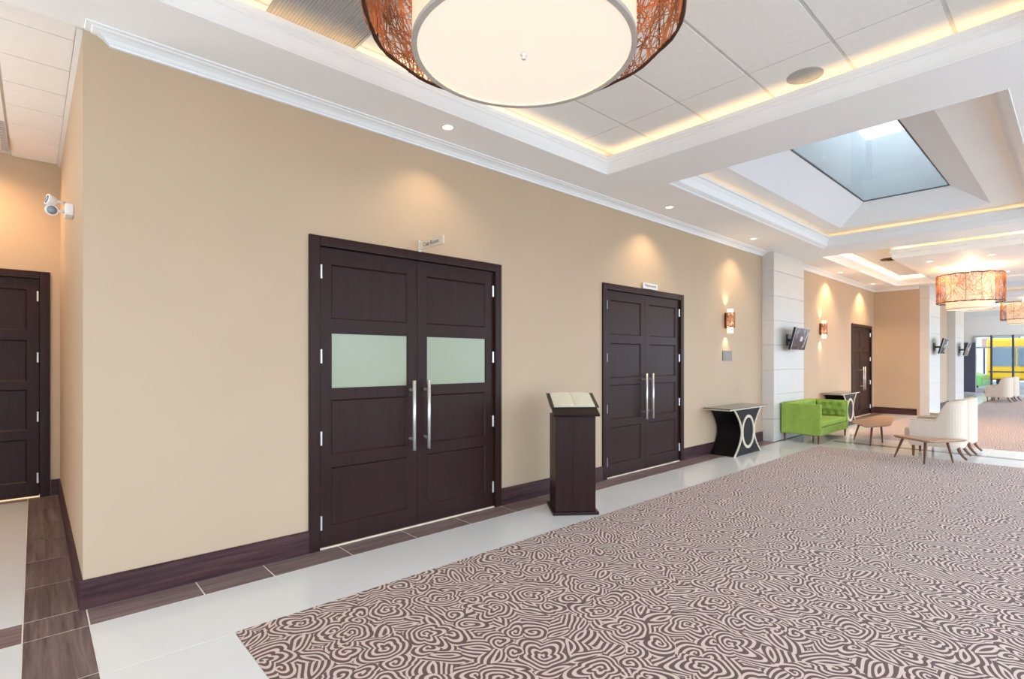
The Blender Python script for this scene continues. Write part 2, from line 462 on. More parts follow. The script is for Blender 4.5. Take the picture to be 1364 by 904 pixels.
# baseboards
def bb_x(name, segs, y):
    mb = MB()
    for x0, x1 in segs: mb.prism([(y, 0), (y - .018, 0), (y - .018, .165), (y - .010, .175), (y, .175)], 'x', x0, x1)
    return struct(name, mb, M['base_x'])
bb_x('baseboard_left', [(XR - .018, 1.585), (3.555, 5.25), (7.18, 10.035), (11.55, 15.57), (17.41, 17.7)], W)
struct('baseboard_corridor', MB().prism([(XR, 0), (XR - .018, 0), (XR - .018, .165), (XR - .010, .175), (XR, .175)], 'y', W, YB), M['base_y'])
struct('baseboard_rear', MB().box(.14, XR - .018, YB - .018, YB, 0, .175), M['base_x'])
struct('baseboard_alcove', MB().box(17.682, 17.7, 3.09, W - .018, 0, .175), M['base_y'])
struct('baseboard_far', MB().box(19.2, 22.0, 3.012, 3.03, 0, .175), M['base_x'])

# wall-to-ceiling cornice
PRO = [(0, 3.43), (.022, 3.43), (.026, 3.442), (.034, 3.447), (.05, 3.465), (.075, 3.478), (.10, 3.483), (.106, 3.49), (.128, 3.492), (.132, 3.50)]
rings = [[(.37 - p * 1.1, W - p, z), (10.035, W - p, z)] for p, z in PRO]
mb = MB().ring(rings, False, False, False)
mb.ring([[(.37 - p * 1.1, W - p, z), (.37 - p * 1.1, W, z)] for p, z in PRO], False, False, False)
struct('trim_1', mb, M['gloss_white'], smooth=False)
mb = MB().ring([[(11.55, W - p, z), (17.7 - p, W - p, z), (17.7 - p, 3.03, z)] for p, z in PRO], False, False, False)
struct('trim_2', mb, M['gloss_white'])
mb = MB().ring([[(19.2, 3.03 - p, z), (22.0 - p, 3.03 - p, z)] for p, z in PRO], False, False, False)
struct('trim_3', mb, M['gloss_white'])

# ------------------------------------------------------------------ ceiling
TR = [('tray', -.62, 4.58, .08, 3.49), ('sky', 5.30, 10.55, .38, 3.20), ('tray', 11.3, 17.25, .05, 3.46),
      ('sky', 18.3, 22.7, .45, 2.85), ('tray', 23.6, 28.6, .1, 3.4)]
ceil = MB()
def slab(x0, x1, y0, y1): ceil.quad((x0, y0, ZS), (x1, y0, ZS), (x1, y1, ZS), (x0, y1, ZS))
xs = -6
for kind, x0, x1, y0, y1 in TR:
    slab(xs, x0, YR, W); slab(x0, x1, YR, y0); slab(x0, x1, y1, W); xs = x1
slab(xs, XF + .1, YR, 4.05)
ceiling = struct('ceiling', ceil, M['white'])

# side-corridor ceiling of panels, rising gently to the rear wall
def zside(y): return 3.512 + (y - W) * (3.68 - 3.512) / (YB - W)
cmb = MB().quad((-2.5, 3.85, zside(3.85) + .012), (XR + .01, 3.85, zside(3.85) + .012), (XR + .01, YB, zside(YB) + .012), (-2.5, YB, zside(YB) + .012))
side_c = struct('ceiling_corridor', cmb, M['grid'])
ys = [W - .22, 4.33, 4.87, 5.41, 5.95, 6.49, 7.03, YB - .01]
for xa, xb in ((-.17, .19), (-.80, -.19), (-1.41, -.82), (-2.02, -1.43)):
    for a, b in zip(ys, ys[1:]):
        if xa < -.7 and a > 6.4 and xa > -1: continue
        a2, b2 = a + .006, b - .006
        pm = MB().ring([[(xa, a2, zside(a2)), (xb, a2, zside(a2)), (xb, b2, zside(b2)), (xa, b2, zside(b2))],
                        [(xa, a2, zside(a2) + .01), (xb, a2, zside(a2) + .01), (xb, b2, zside(b2) + .01), (xa, b2, zside(b2) + .01)]])
        part('ceiling_panel', pm, M['tile_ceil'], side_c)
part('wall_angle', MB().prism([(XR, zside(W) - .02), (XR - .03, zside(W) - .02), (XR - .03, zside(W) + .012), (XR, zside(W) + .012)], 'y', W, W + .01)
     .add([(XR, W, zside(W) - .03), (XR - .028, W, zside(W) - .002), (XR - .028, YB, zside(YB) - .002), (XR, YB, zside(YB) - .03)], [(0, 1, 2, 3)]), M['grid'], side_c)
df = thing('air_diffuser', 'narrow grey slotted air diffuser in the side corridor ceiling at the left edge', 'air vent', (-.215, 6.9, zside(6.9) - .004))
part('frame', MB().box(-.03, .03, -.55, .55, -.006, .006), M['grid'], df)
mb = MB()
for k in range(20): mb.box(-.022, .022, -.53 + .053 * k, -.51 + .053 * k, -.012, -.006)
part('slat', mb, M['grille'], df)['kind'] = 'stuff'

# moulded coffer edges, upstands, cove lights, tray ceilings
TRAYPROF = [(0, 3.50), (.006, 3.50), (.006, 3.516), (.004, 3.52), (.006, 3.545), (.012, 3.575), (.022, 3.60), (.022, 3.612), (.028, 3.616), (.028, 3.64), (.034, 3.645), (.034, ZL)]
SKYPROF = [(0, 3.50), (.006, 3.497), (.02, 3.503), (.024, 3.51), (.075, 3.535), (.08, 3.545), (.082, 3.575), (.095, 3.61), (.12, 3.64), (.124, 3.648), (.15, 3.652), (.152, ZL)]
n_trim = 4
for idx, (kind, x0, x1, y0, y1) in enumerate(TR):
    prof = TRAYPROF if kind == 'tray' else SKYPROF
    o_top = prof[-1][0]
    closed = prof + [(o_top - .03, ZL), (-.02, 3.51), ]
    struct('trim_%d' % n_trim, MB().loop_sweep(x0, x1, y0, y1, closed, True), M['gloss_white']); n_trim += 1
    # upstand hidden behind the lip
    E = .30
    up = MB().loop_sweep(x0 - E, x1 + E, y0 - E, y1 + E, [(0, 3.50), (0, ZC + .02)])
    part('cove_upstand', up, M['white'], ceiling)
    part('cove_floor', MB().loop_sweep(x0 - E, x1 + E, y0 - E, y1 + E, [(0, 3.51), (E, 3.51)]), M['white'], ceiling)
    # light strips lying in the cove
    t = .10
    strips = [((x0 + x1) / 2, y1 + t - .04, x1 - x0, 0), ((x0 + x1) / 2, y0 - t + .04, x1 - x0, 0), (x1 + t - .04, (y0 + y1) / 2, y1 - y0, 1), (x0 - t + .04, (y0 + y1) / 2, y1 - y0, 1)]
    for sx, sy, ln, ax in strips:
        a = area_light('cove_light', (sx, sy, 3.645), (R(180), 0, R(90) if ax else 0), ln, .03, COVE_W * ln * (.42 if x0 < 0 else .3 if kind == 'sky' else 2.2), (1.0, .70, .38), ceiling)

def tray_tiles(x0, x1, y0, y1, xj, yj, holes=()):
    E = .30
    part('ceiling_grid', MB().quad((x0 - E, y0 - E, ZC + .005), (x1 + E, y0 - E, ZC + .005), (x1 + E, y1 + E, ZC + .005), (x0 - E, y1 + E, ZC + .005)), M['grid'], ceiling)
    cache = {}
    for a, b in zip(xj, xj[1:]):
        for c, d in zip(yj, yj[1:]):
            if any(h[0] < (a + b) / 2 < h[1] and h[2] < (c + d) / 2 < h[3] for h in holes): continue
            sx, sy = round(b - a - .010, 4), round(d - c - .026, 4)
            if (sx, sy) not in cache: cache[(sx, sy)] = mesh_of('ceiling_tile', MB().box(-sx/2, sx/2, -sy/2, sy/2, 0, .005), M['tile_ceil'])
            place('ceiling_tile', cache[(sx, sy)], ceiling, ((a + b) / 2, (c + d) / 2, ZC))

YJT = [-.22, .0, .605, 1.205, 1.80, 2.405, 2.99, 3.50, 3.79]
tray_tiles(-.62, 4.58, .08, 3.49, [-.92, -.1, 1.11, 1.72, 2.94, 4.16, 4.74, 4.88], YJT, [(1.11, 1.72, 2.5, 3.79)])
tray_tiles(11.3, 17.25, .05, 3.46, [11.0, 11.6, 12.8, 14.0, 15.2, 16.4, 17.55], [-.25, .3, .9, 1.5, 2.1, 2.7, 3.3, 3.76])
part('tray_ceiling', MB().quad((23.3, -.2, ZC), (28.9, -.2, ZC), (28.9, 3.7, ZC), (23.3, 3.7, ZC)), M['white'], ceiling)

# return-air grille in the first tray
g = thing('return_air_grille', 'large grey ribbed return air grille in the raised ceiling beside the hanging lamp', 'air vent', (1.415, 3.12, ZC))
part('frame', MB().box(-.305, .305, -.62, -.60, -.004, .012).box(-.305, .305, .60, .66, -.004, .012).box(-.305, -.29, -.6, .6, -.004, .012).box(.29, .305, -.6, .6, -.004, .012), M['grille'], g)
mb = MB()
for k in range(29):
    cx = -.28 + .02 * k
    mb.prism([(cx - .006, -.002), (cx + .002, -.002), (cx + .008, .012), (cx, .012)], 'y', -.6, .6)
rb = part('rib', mb, M['grille'], g); rb['kind'] = 'stuff'
part('backing', MB().box(-.29, .29, -.6, .6, .014, .016), M['alu_dark'], g)

# ceiling speaker
sp = thing('ceiling_speaker', 'round grey ceiling speaker in the raised ceiling near the skylight', 'speaker', (4.51, 1.50, ZC))
part('grille', MB().lathe([(.115, -.004), (.10, -.008), (.0005, -.009)], n=32, caps=False), M['speaker'], sp, smooth=True)
part('rim', MB().lathe([(.115, 0), (.115, -.006), (.13, -.004), (.13, 0)], n=32, caps=False), M['speaker'], sp)
sp2 = thing('ceiling_vent', 'small brown round vent in the far raised ceiling above the lowered panel', 'air vent', (14.1, 2.93, ZC))
part('plate', MB().lathe([(.20, 0), (.19, -.015), (.12, -.02)], n=24), M['bronze'], sp2, smooth=True)
part('core', MB().lathe([(.10, -.02), (.10, -.03), (.04, -.035)], n=20), M['bronze'], sp2, smooth=True)

# lowered panel with eight downlights
pan = struct('ceiling_panel_lowered', MB().box(12.4, 16.75, .65, 2.56, ZS - .02, ZS + .06), M['white'])
part('panel_edge', MB().loop_sweep(12.4, 16.75, .65, 2.56, [(0, ZS + .06), (-.03, ZS + .08), (-.03, ZS + .15), (0, ZS + .16), (.03, ZS + .16), (.03, ZS + .06)], True), M['gloss_white'], pan)
part('hanger', MB().box(12.9, 16.2, 1.0, 2.2, ZS + .06, ZC), M['white'], pan)
for sx, sy, ln, ax in ((14.6, 2.45, 4.0, 0), (12.52, 1.6, 1.7, 1), (14.6, .76, 4.0, 0)):
    area_light('cove_light', (sx, sy, ZS + .10), (R(180), 0, R(90) if ax else 0), ln, .03, COVE_W * 1.2 * ln, (1.0, .70, .36), pan)

# ------------------------------------------------------------------ skylights
def skylight(n, wx0, wx1, wy0, wy1, gx0, gx1, gy0, gy1, cx0, cx1, cy0, cy1):
    E = .30; ZG, ZT = 4.04, 5.0
    t = struct('window_%d' % n)
    cm = MB()
    for a in ((cx0 - E, wx0, cy0 - E, cy1 + E), (wx1, cx1 + E, cy0 - E, cy1 + E), (wx0, wx1, cy0 - E, wy0), (wx0, wx1, wy1, cy1 + E)):
        cm.quad((a[0], a[2], ZC), (a[1], a[2], ZC), (a[1], a[3], ZC), (a[0], a[3], ZC))
    part('coffer_ceiling', cm, M['white'], ceiling)
    B = [(wx0, wy0, ZC), (wx1, wy0, ZC), (wx1, wy1, ZC), (wx0, wy1, ZC)]
    T = [(gx0, gy0, ZG), (gx1, gy0, ZG), (gx1, gy1, ZG), (gx0, gy1, ZG)]
    part('reveal', MB().ring([B, T], True, False, False), M['reveal'], t)
    part('shaft', MB().ring([T, [(gx0 + .02, gy0 + .05, ZT), (gx1 - .04, gy0 + .05, ZT), (gx1 - .04, gy1 - .05, ZT), (gx0 + .02, gy1 - .05, ZT)]], True, False, False), M['shaft'], t)
    part('frame', MB().loop_sweep(gx0, gx1, gy0, gy1, [(0, ZG - .004), (.016, ZG - .004), (.016, ZG + .012), (0, ZG + .012)], True), M['alu_dark'], t)
    part('pane', MB().box(gx0 + .014, gx1 - .014, gy0 + .014, gy1 - .014, ZG + .002, ZG + .008), M['skyglass'], t)
skylight(1, 5.75, 10.17, .92, 2.83, 6.05, 9.84, 1.33, 2.41, 5.30, 10.55, .38, 3.20)
skylight(2, 18.7, 22.3, .95, 2.4, 19.0, 22.0, 1.25, 2.1, 18.3, 22.7, .45, 2.85)

# ------------------------------------------------------------------ limestone pilasters
def pilaster(name, x0, x1, yf, yb):
    t = struct(name, MB().box(x0 + .012, x1 - .012, yf + .012, yb, 0, ZS - .01), M['grout'])
    zs = [0, .41, .866, 1.322, 1.778, 2.234, 2.69, 3.146, ZS - .005]
    for a, b in zip(zs, zs[1:]):
        part('stone_panel', MB().box(x0, x1, yf, yb, a + .003, b - .003), M['stone'], t, bevel=.004, seg=1)
    part('capital', MB().box(x0 - .0, x1 + .0, yf - .0, yb, ZS - .004, ZS + .01), M['white'], t)
    return t
pilaster('wall_pilaster', 10.035, 11.55, 3.86, W)
pilaster('wall_pilaster', 17.695, 19.2, 2.82, 3.03)
pilaster('wall_pilaster', 21.99, 23.7, 2.84, 4.05)

# ------------------------------------------------------------------ doors
def make_door(n, x0, x1, ztop, glass=None, yw=W, single=False, lh=True):
    d = struct('door_%d' % n)
    cw, pr = .085, .022           # casing width and how far it stands proud
    fz = ztop - .08
    mb = MB().box(x0, x0 + cw, yw - pr, yw + .09, 0, ztop).box(x1 - cw, x1, yw - pr, yw + .09, 0, ztop).box(x0 + cw, x1 - cw, yw - pr, yw + .09, fz, ztop)
    part('door_frame', mb, M['espresso_z'], d, bevel=.004, seg=1)
    part('threshold', MB().box(x0 + cw, x1 - cw, yw + .0, yw + .1, -.004, .010), M['door_glow'] if n == 4 else M['plate'], d)  # rear door's strip glows in place of light leaking under it
    part('door_backing', MB().box(x0 + .02, x1 - .02, yw + .12, yw + .16, 0, ztop - .02), M['espresso_z'], d)
    li0, li1 = x0 + cw + .004, x1 - cw - .004
    mid = (li0 + li1) / 2
    leaves = [(li0, li1, 1)] if single else [(li0, mid - .002, -1), (mid + .002, li1, 1)]
    yl = yw + .012                # face of the leaf
    zr = [.012, .17, .637, .737, 1.18, 1.27, 1.718, 1.829, 2.269, fz - .004]
    for a, b, side in leaves:
        sw = .10
        mb = MB().box(a, a + sw, yl, yl + .045, zr[0], zr[9]).box(b - sw, b, yl, yl + .045, zr[0], zr[9])
        for q in (0, 2, 4, 6, 8): mb.box(a + sw, b - sw, yl, yl + .045, zr[q], zr[q + 1])
        leaf = part('door_leaf', mb, M['espresso_z'], d)
        for q, (z0, z1) in enumerate(((zr[1], zr[2]), (zr[3], zr[4]), (zr[5], zr[6]), (zr[7], zr[8]))):
            if glass and q == 2:
                part('glass_pane', MB().box(a + sw + .004, b - sw - .004, yl + .008, yl + .02, z0 + .004, z1 - .004), M['frost'], leaf)
                part('glass_bead', MB().box(a + sw, b - sw, yl + .004, yl + .03, z0, z0 + .005).box(a + sw, b - sw, yl + .004, yl + .03, z1 - .005, z1)
                     .box(a + sw, a + sw + .005, yl + .004, yl + .03, z0, z1).box(b - sw - .005, b - sw, yl + .004, yl + .03, z0, z1), M['espresso_z'], leaf)
            else:
                A0, A1, c = a + sw, b - sw, .012
                mb = MB().ring([[(A0, yl + .001, z0), (A1, yl + .001, z0), (A1, yl + .001, z1), (A0, yl + .001, z1)],
                                [(A0 + c, yl + .014, z0 + c), (A1 - c, yl + .014, z0 + c), (A1 - c, yl + .014, z1 - c), (A0 + c, yl + .014, z1 - c)]], True, False, True)
                part('door_panel', mb, M['espresso_z'], leaf)
        hx = a - .001 if side < 0 or (single and not lh) else b + .001
        if single: hx = b + .001
        for hz in (.21, .88, 1.53, 2.2):
            part('hinge', MB().cyl(hx + (.012 if hx == a - .001 else -.012), yl - .010, hz - .055, hz + .055, .011, n=10), M['steel'], leaf, smooth=False)
        if not single:
            px = b - .075 if side < 0 else a + .075
            h = part('pull_handle', MB().cyl(px, yl - .075, .70, 1.318, .0155, n=16), M['steel'], leaf)
            for p in h.data.polygons: p.use_smooth = len(p.vertices) == 4
            for hz in (.80, 1.235):
                part('handle_post', MB().tube([(px, yl - .075, hz), (px, yl, hz)], .013, 10), M['steel'], h)
        else:
            h = part('lever_handle', MB().tube([(a + .06, yl, 1.0), (a + .06, yl - .05, 1.0), (a + .17, yl - .05, 1.0)], .010, 8), M['steel'], leaf)
    return d
make_door(1, *DOORS[0], glass=True)
make_door(2, *DOORS[1])
make_door(3, *DOORS[2])
make_door(4, -1.78, .135, 2.47, yw=YB)

# ------------------------------------------------------------------ signs
def text_part(s, size, loc, rot, parent, mat, align='CENTER'):
    cu = bpy.data.curves.new('lettering', 'FONT'); cu.body = s; cu.size = size; cu.align_x = align; cu.align_y = 'CENTER'; cu.extrude = .0006
    tmp = bpy.data.objects.new('lettering', cu); COL.objects.link(tmp)
    dg = bpy.context.evaluated_depsgraph_get(); dg.update()
    me = bpy.data.meshes.new_from_object(tmp.evaluated_get(dg)); me.materials.clear(); me.materials.append(mat)
    bpy.data.objects.remove(tmp)
    o = place('lettering', me, parent, loc, rot); return o
s1 = thing('hanging_sign', 'small tan blade sign reading Coat Room above the glazed double doors', 'sign', (2.575, W, 2.528))
part('plate', MB().box(-.006, .006, -.395, -.012, -.037, .037), M['plate'], s1)
part('bracket', MB().box(-.012, .012, -.02, 0, -.05, .05), M['steel'], s1)
text_part('Coat Room', .052, (-.0065, -.205, 0), (R(90), 0, R(-90)), s1, M['ink'])
s2 = thing('door_sign', 'thin pale sign with dark lettering lying along the top of the second double doors', 'sign', (6.28, W, 2.515))
part('plate', MB().box(-.18, .18, -.03, -.018, -.04, .04), M['plate_w'], s2)
part('bracket', MB().box(-.05, .05, -.018, 0, -.02, .02), M['steel'], s2)
text_part('Washrooms', .055, (0, -.0305, .005), (R(90), 0, 0), s2, M['ink'])
pq = thing('plaque', 'small pewter plaque of little squares on the wall below the first wall lamp', 'plaque', (8.62, W, 1.573))
part('plate', MB().box(-.17, .17, -.008, 0, -.085, .085), M['plaque'], pq)
mb = MB()
for r_ in range(4):
    for c_ in range(7): mb.box(-.16 + .0465 * c_, -.122 + .0465 * c_, -.013, -.008, -.078 + .04 * r_, -.044 + .04 * r_)
part('raised_squares', mb, M['plaque'], pq)['kind'] = 'stuff'

# ------------------------------------------------------------------ emergency light
em = thing('emergency_light', 'white twin-head emergency light on the corner wall of the side corridor', 'light', (XR, 5.1, 2.60))
em.scale = (.72, .72, .72)
part('body', MB().box(-.07, 0, -.10, .12, -.05, .07), M['plastic'], em, bevel=.012)
for yy, zz, nm in ((-.03, .085, 0), (.0, -.005, 1)):
    mm = Matrix.Translation((-.175, yy, zz)) @ Matrix.Rotation(R(12 if nm else -70), 4, 'Z') @ Matrix.Rotation(R(100 if nm else 80), 4, 'X')
    hd = MB().lathe([(.018, -.05), (.035, -.04), (.048, -.01), (.055, .02), (.055, .034), (.046, .036)], n=20)
    hd.v = [tuple(mm @ Vector(p)) for p in hd.v]
    h = part('lamp_head', hd, M['plastic'], em, smooth=True)
    lz = MB().lathe([(.042, .037), (.001, .041)], n=20); lz.v = [tuple(mm @ Vector(p)) for p in lz.v]
    part('lens', lz, M['lens'], h, smooth=True)
    part('arm', MB().tube([(-.06, yy * .5 + .02, zz), (-.12, yy, zz), (-.15, yy, zz)], .014, 8), M['plastic'], em, smooth=True)

# ------------------------------------------------------------------ chandeliers
def chandelier(dense=1150):
    t = thing('drum_pendant_lamp', '', 'lamp')
    ri, ro = .53, .745
    part('inner_drum', MB().lathe([(ri, .0), (ri, .66)], n=64, caps=False), M['drum'], t, smooth=True)
    part('diffuser', MB().lathe([(ri - .018, .004), (.001, .002)], n=64, caps=False), M['diffuser'], t, smooth=True)
    part('drum_rim', MB().lathe([(ri - .022, .0), (ri - .022, -.006), (ri + .004, -.006), (ri + .004, .012)], n=64, caps=False), M['ringtrim'], t)
    part('finial', MB().lathe([(.002, -.03), (.010, -.026), (.012, -.018), (.008, -.010), (.016, -.006), (.016, .002)], n=14), M['steel'], t, smooth=True)
    z0, z1 = .135, .69
    rm = MB()
    for z in (z0, z1):
        for q in range(2):
            ph = random.random() * 6
            rm.tube([((ro + .006 * math.sin(9 * a + ph)) * math.cos(a), (ro + .006 * math.sin(9 * a + ph)) * math.sin(a), z + .006 * math.sin(13 * a + ph)) for a in [2 * math.pi * k / 72 for k in range(72)]], .008, 5, True)
    part('shade_rim', rm, M['rattan_dark'], t, smooth=True)
    rb = MB()
    for k in range(14):
        a = 2 * math.pi * k / 14
        rb.tube([(ro * math.cos(a), ro * math.sin(a), z0), (ro * math.cos(a), ro * math.sin(a), z1)], .004, 4)
    part('shade_ribs', rb, M['rattan_dark'], t)['kind'] = 'stuff'
    sm = MB()
    for k in range(dense):
        a = random.random() * 2 * math.pi; z = random.uniform(z0, z1)
        dir_ = random.uniform(-1, 1) * 1.6 + math.pi / 2 * random.choice((1, -1))
        pts = []; rr = ro + random.uniform(-.018, .012); curl = random.uniform(-2.2, 2.2)
        for s in range(15):
            pts.append((rr * math.cos(a), rr * math.sin(a), z))
            st = .034
            a += st * math.cos(dir_) / ro; z += st * math.sin(dir_); dir_ += curl * .09 + random.uniform(-.28, .28)
            if z > z1 or z < z0: dir_ = -dir_; z = min(max(z, z0), z1)
        sm.tube(pts, random.choice((.0022, .0028, .0036)), 3)
    o = part('rattan_weave', sm, M['rattan'], t); o['kind'] = 'stuff'
    sk = MB()
    for k in range(3):
        a = 2 * math.pi * k / 3 + .4
        sk.tube([(0, 0, .64), (ro * math.cos(a), ro * math.sin(a), .64)], .008, 6)
    part('spider_arm', sk, M['steel'], t)
    return t
CH = chandelier()
CH.location = (1.748, 1.83, 2.977); CH['label'] = 'huge rattan and fabric drum lamp hanging closest, at the top of the photo'; CH['group'] = 'rattan drum lamps down the lobby'
CH2 = chandelier(480)
CH2['label'] = CH2['category'] = ''
ch2 = CH2; CH2.location = (14.75, 1.67, 2.59); tag(CH2, 'rattan drum lamp hanging from the lowered ceiling panel in the middle distance', 'lamp', CH['group'])
# (14.75, 1.67, 2.59), .7, 'rattan drum lamp hanging from the lowered ceiling panel in the middle distance', CH['group'])
ch3 = dup_thing(CH2, (24.5, 1.42, 2.72), 1.9, 'farthest rattan drum lamp, cut by the right edge of the photo', CH['group'])
ch2.scale = (.75, .75, 1.04); ch3.scale = (.75, .75, 1.04)
for c, ztop in ((CH, ZC), (ch2, ZS - .02), (ch3, ZC)):
    h = (ztop - c.location.z) / c.scale.z
    part('hanging_rod', MB().cyl(0, 0, .62, h, .008, n=8), M['steel'], c)
    part('canopy', MB().lathe([(.09, h), (.085, h - .02), (.02, h - .028)], n=24), M['steel'], c, smooth=True)
    l = bpy.data.lights.new('pendant_bulb', 'POINT'); l.energy = 70 if c is CH else 40; l.color = (1, .80, .56) if c is CH else (1, .66, .34); l.shadow_soft_size = .12
    lo = bpy.data.objects.new('pendant_bulb', l); COL.objects.link(lo); lo.parent = c; lo.location = (0, 0, .72)

# ------------------------------------------------------------------ downlights
def downlight():
    t = thing('recessed_downlight', '', 'downlight')
    part('trim_ring', MB().lathe([(.042, .006), (.046, -.004), (.058, -.004), (.060, .001)], n=24, caps=False), M['plastic'], t, smooth=True)
    part('lamp_lens', MB().lathe([(.044, -.001), (.001, -.002)], n=24, caps=False), M['lamp'], t)
    return t
def spot(parent, watts, col=WARM, tilt=0, wide=78):
    l = bpy.data.lights.new('spot_beam', 'SPOT'); l.energy = watts; l.color = col; l.spot_size = R(wide); l.spot_blend = .7; l.shadow_soft_size = .04
    o = bpy.data.objects.new('spot_beam', l); COL.objects.link(o); o.parent = parent; o.location = (0, 0, -.012); o.rotation_euler = (tilt, 0, 0)
DL = downlight()
spots = [(2.63, 3.70, 'downlight in the soffit to the right above the glazed double doors'),
         (6.15, 3.68, 'downlight in the soffit above the second double doors'),
         (8.77, 3.70, 'downlight in the soffit above the first wall lamp'),
         (13.6, 3.78, 'first downlight in the soffit beyond the stone pilaster'),
         (16.3, 3.78, 'second downlight in the soffit beyond the stone pilaster, above the far doors')]
for i, (x, y, lb) in enumerate(spots):
    o = DL if i == 0 else dup(DL)
    o.location = (x, y, ZS); tag(o, lb, 'downlight', 'downlights along the wall soffit')
    spot(o, SPOT_W * (3.3 if x > 11 else .75), (1, .62, .30) if x > 11 else WARM, wide=120)
for r_, yy in (('wall-side', 2.12), ('room-side', 1.19)):
    for k, xx in enumerate((13.3, 14.2, 15.15, 16.1)):
        o = dup(DL); o.location = (xx, yy, ZS - .02)
        tag(o, '%s downlight of the %s row around the middle drum lamp' % (('first', 'second', 'third', 'fourth')[k], r_), 'downlight', 'downlights in the lowered ceiling panel')
        spot(o, SPOT_W * 1.05, (1, .66, .36), wide=100)
# corridor lamp over the rear door, out of view
cl = dup(DL); cl.location = (-.55, 7.2, zside(7.2)); tag(cl, 'downlight in the side corridor ceiling before the rear door', 'downlight')
spot(cl, 52, (1, .62, .34), wide=160)

area_light('corridor_ceiling_fill', (-2.25, 5.4, 2.1), (R(180), 0, 0), .15, 1.2, 38, (.90, .95, 1.0))  # unseen fill added to brighten the corridor ceiling; no fixture there

# ------------------------------------------------------------------ lectern and book
lec = thing('lectern', 'dark wood pedestal lectern standing on the white tile border', 'lectern', (3.694, 3.456, 0), math.atan2(-.274, .355))
part('base_plate', MB().box(0, .45, 0, .43, 0, .03), M['espresso_x'], lec, bevel=.003, seg=1)
part('column', MB().box(.028, .422, .03, .40, .03, .955), M['espresso_z'], lec, bevel=.003, seg=1)
part('front_line', MB().box(.20, .203, .0285, .0305, .035, .95), M['black'], lec)  # thin black upright line on the column front
slope = math.atan2(.165, .40)
LT = Matrix.Translation((.225, -.03, .955)) @ Matrix.Rotation(slope, 4, 'X')
tm = MB().box(-.225, .225, 0, .45, 0, .022, LT)
part('sloping_top', tm, M['espresso_x'], lec, bevel=.003, seg=1)
part('top_support', MB().add([(.05, .05, .955), (.40, .05, .955), (.40, .38, .955), (.05, .38, .955), (.05, .05, .985), (.40, .05, .985), (.40, .38, 1.118), (.05, .38, 1.118)],
     [(0, 1, 2, 3), (4, 5, 6, 7), (0, 1, 5, 4), (1, 2, 6, 5), (2, 3, 7, 6), (3, 0, 4, 7)]), M['espresso_z'], lec)
bk = thing('guest_book', 'open book with blank cream pages lying on the lectern', 'book', (3.694, 3.456, 0), math.atan2(-.274, .355))
def book_pt(x, y, z): return LT @ Vector((x, y, z + .023))
B0, B1 = .15, .455
part('book_cover', MB().box(-.238, .248, B0 - .008, B1 + .008, .023, .028, LT), M['cover'], bk)
for s, nm in ((-1, 0), (1, 1)):
    prof = [(0, .009), (.02, .017), (.06, .021), (.12, .019), (.17, .015), (.205, .010)]
    top = [(.005 + s * u, h) for u, h in prof]; bot = [(.005 + s * u, .005) for u, h in prof]
    mb = MB()
    poly = top + bot[::-1]
    mb.ring([[book_pt(a, B0, h) for a, h in poly], [book_pt(a, B1, h) for a, h in poly]])
    part('page_block', mb, M['page'], bk)

# ------------------------------------------------------------------ console tables
def console():
    t = thing('console_table', '', 'table')
    H = .755
    y0, y1 = -.20, .20
    part('glass_top', MB().box(-.69, .69, y0 - .04, y1 - .005, H - .012, H), M['blackglass'], t, bevel=.003, seg=1)
    part('top_edge', MB().box(-.67, .67, y0 - .025, y1 - .01, H - .034, H - .014), M['cream_edge'], t, bevel=.003, seg=1)
    def side(z):  # half width of the hourglass
        u = (z - .36) / .36
        return .225 + .255 * min(1, abs(u)) ** 1.8
    zs = [.0 + (H - .035) * k / 24 for k in range(25)]
    left = [(-side(z), z) for z in zs]; right = [(side(z), z) for z in reversed(zs)]
    part('hourglass_body', MB().prism(left + right, 'y', y0, y1 - .01), M['black'], t)
    for s in (-1, 1):
        mb = MB(); rg = []
        for z in zs:
            sx = s * side(z)
            rg.append([(sx - .018, y0 - .012, z), (sx + .018, y0 - .012, z), (sx + .018, y0 + .006, z), (sx - .018, y0 + .006, z)])
        part('curved_edging', mb.ring(rg), M['cream_edge'], t)
    n = 40; rg = []
    for k in range(n):
        a = 2 * math.pi * k / n
        def P(q, y): return ((.205 + q) * math.cos(a), y, .36 + (.245 + q) * math.sin(a))
        rg.append([P(.022, y0 - .014), P(-.022, y0 - .014), P(-.022, y0 + .004), P(.022, y0 + .004)])
    rg.append(rg[0])
    part('oval_ring', MB().ring(rg, True, False, False), M['cream_edge'], t)
    return t
CT = console(); CT.location = (8.455, 3.855, 0)
tag(CT, 'black console table with pale oval ring beside the second double doors', 'table', None, None); CT['group'] = 'black hourglass console tables'
dup_thing(CT, (13.85, 3.855, 0), 0, 'black console table with pale edging beyond the green sofa', CT['group'])

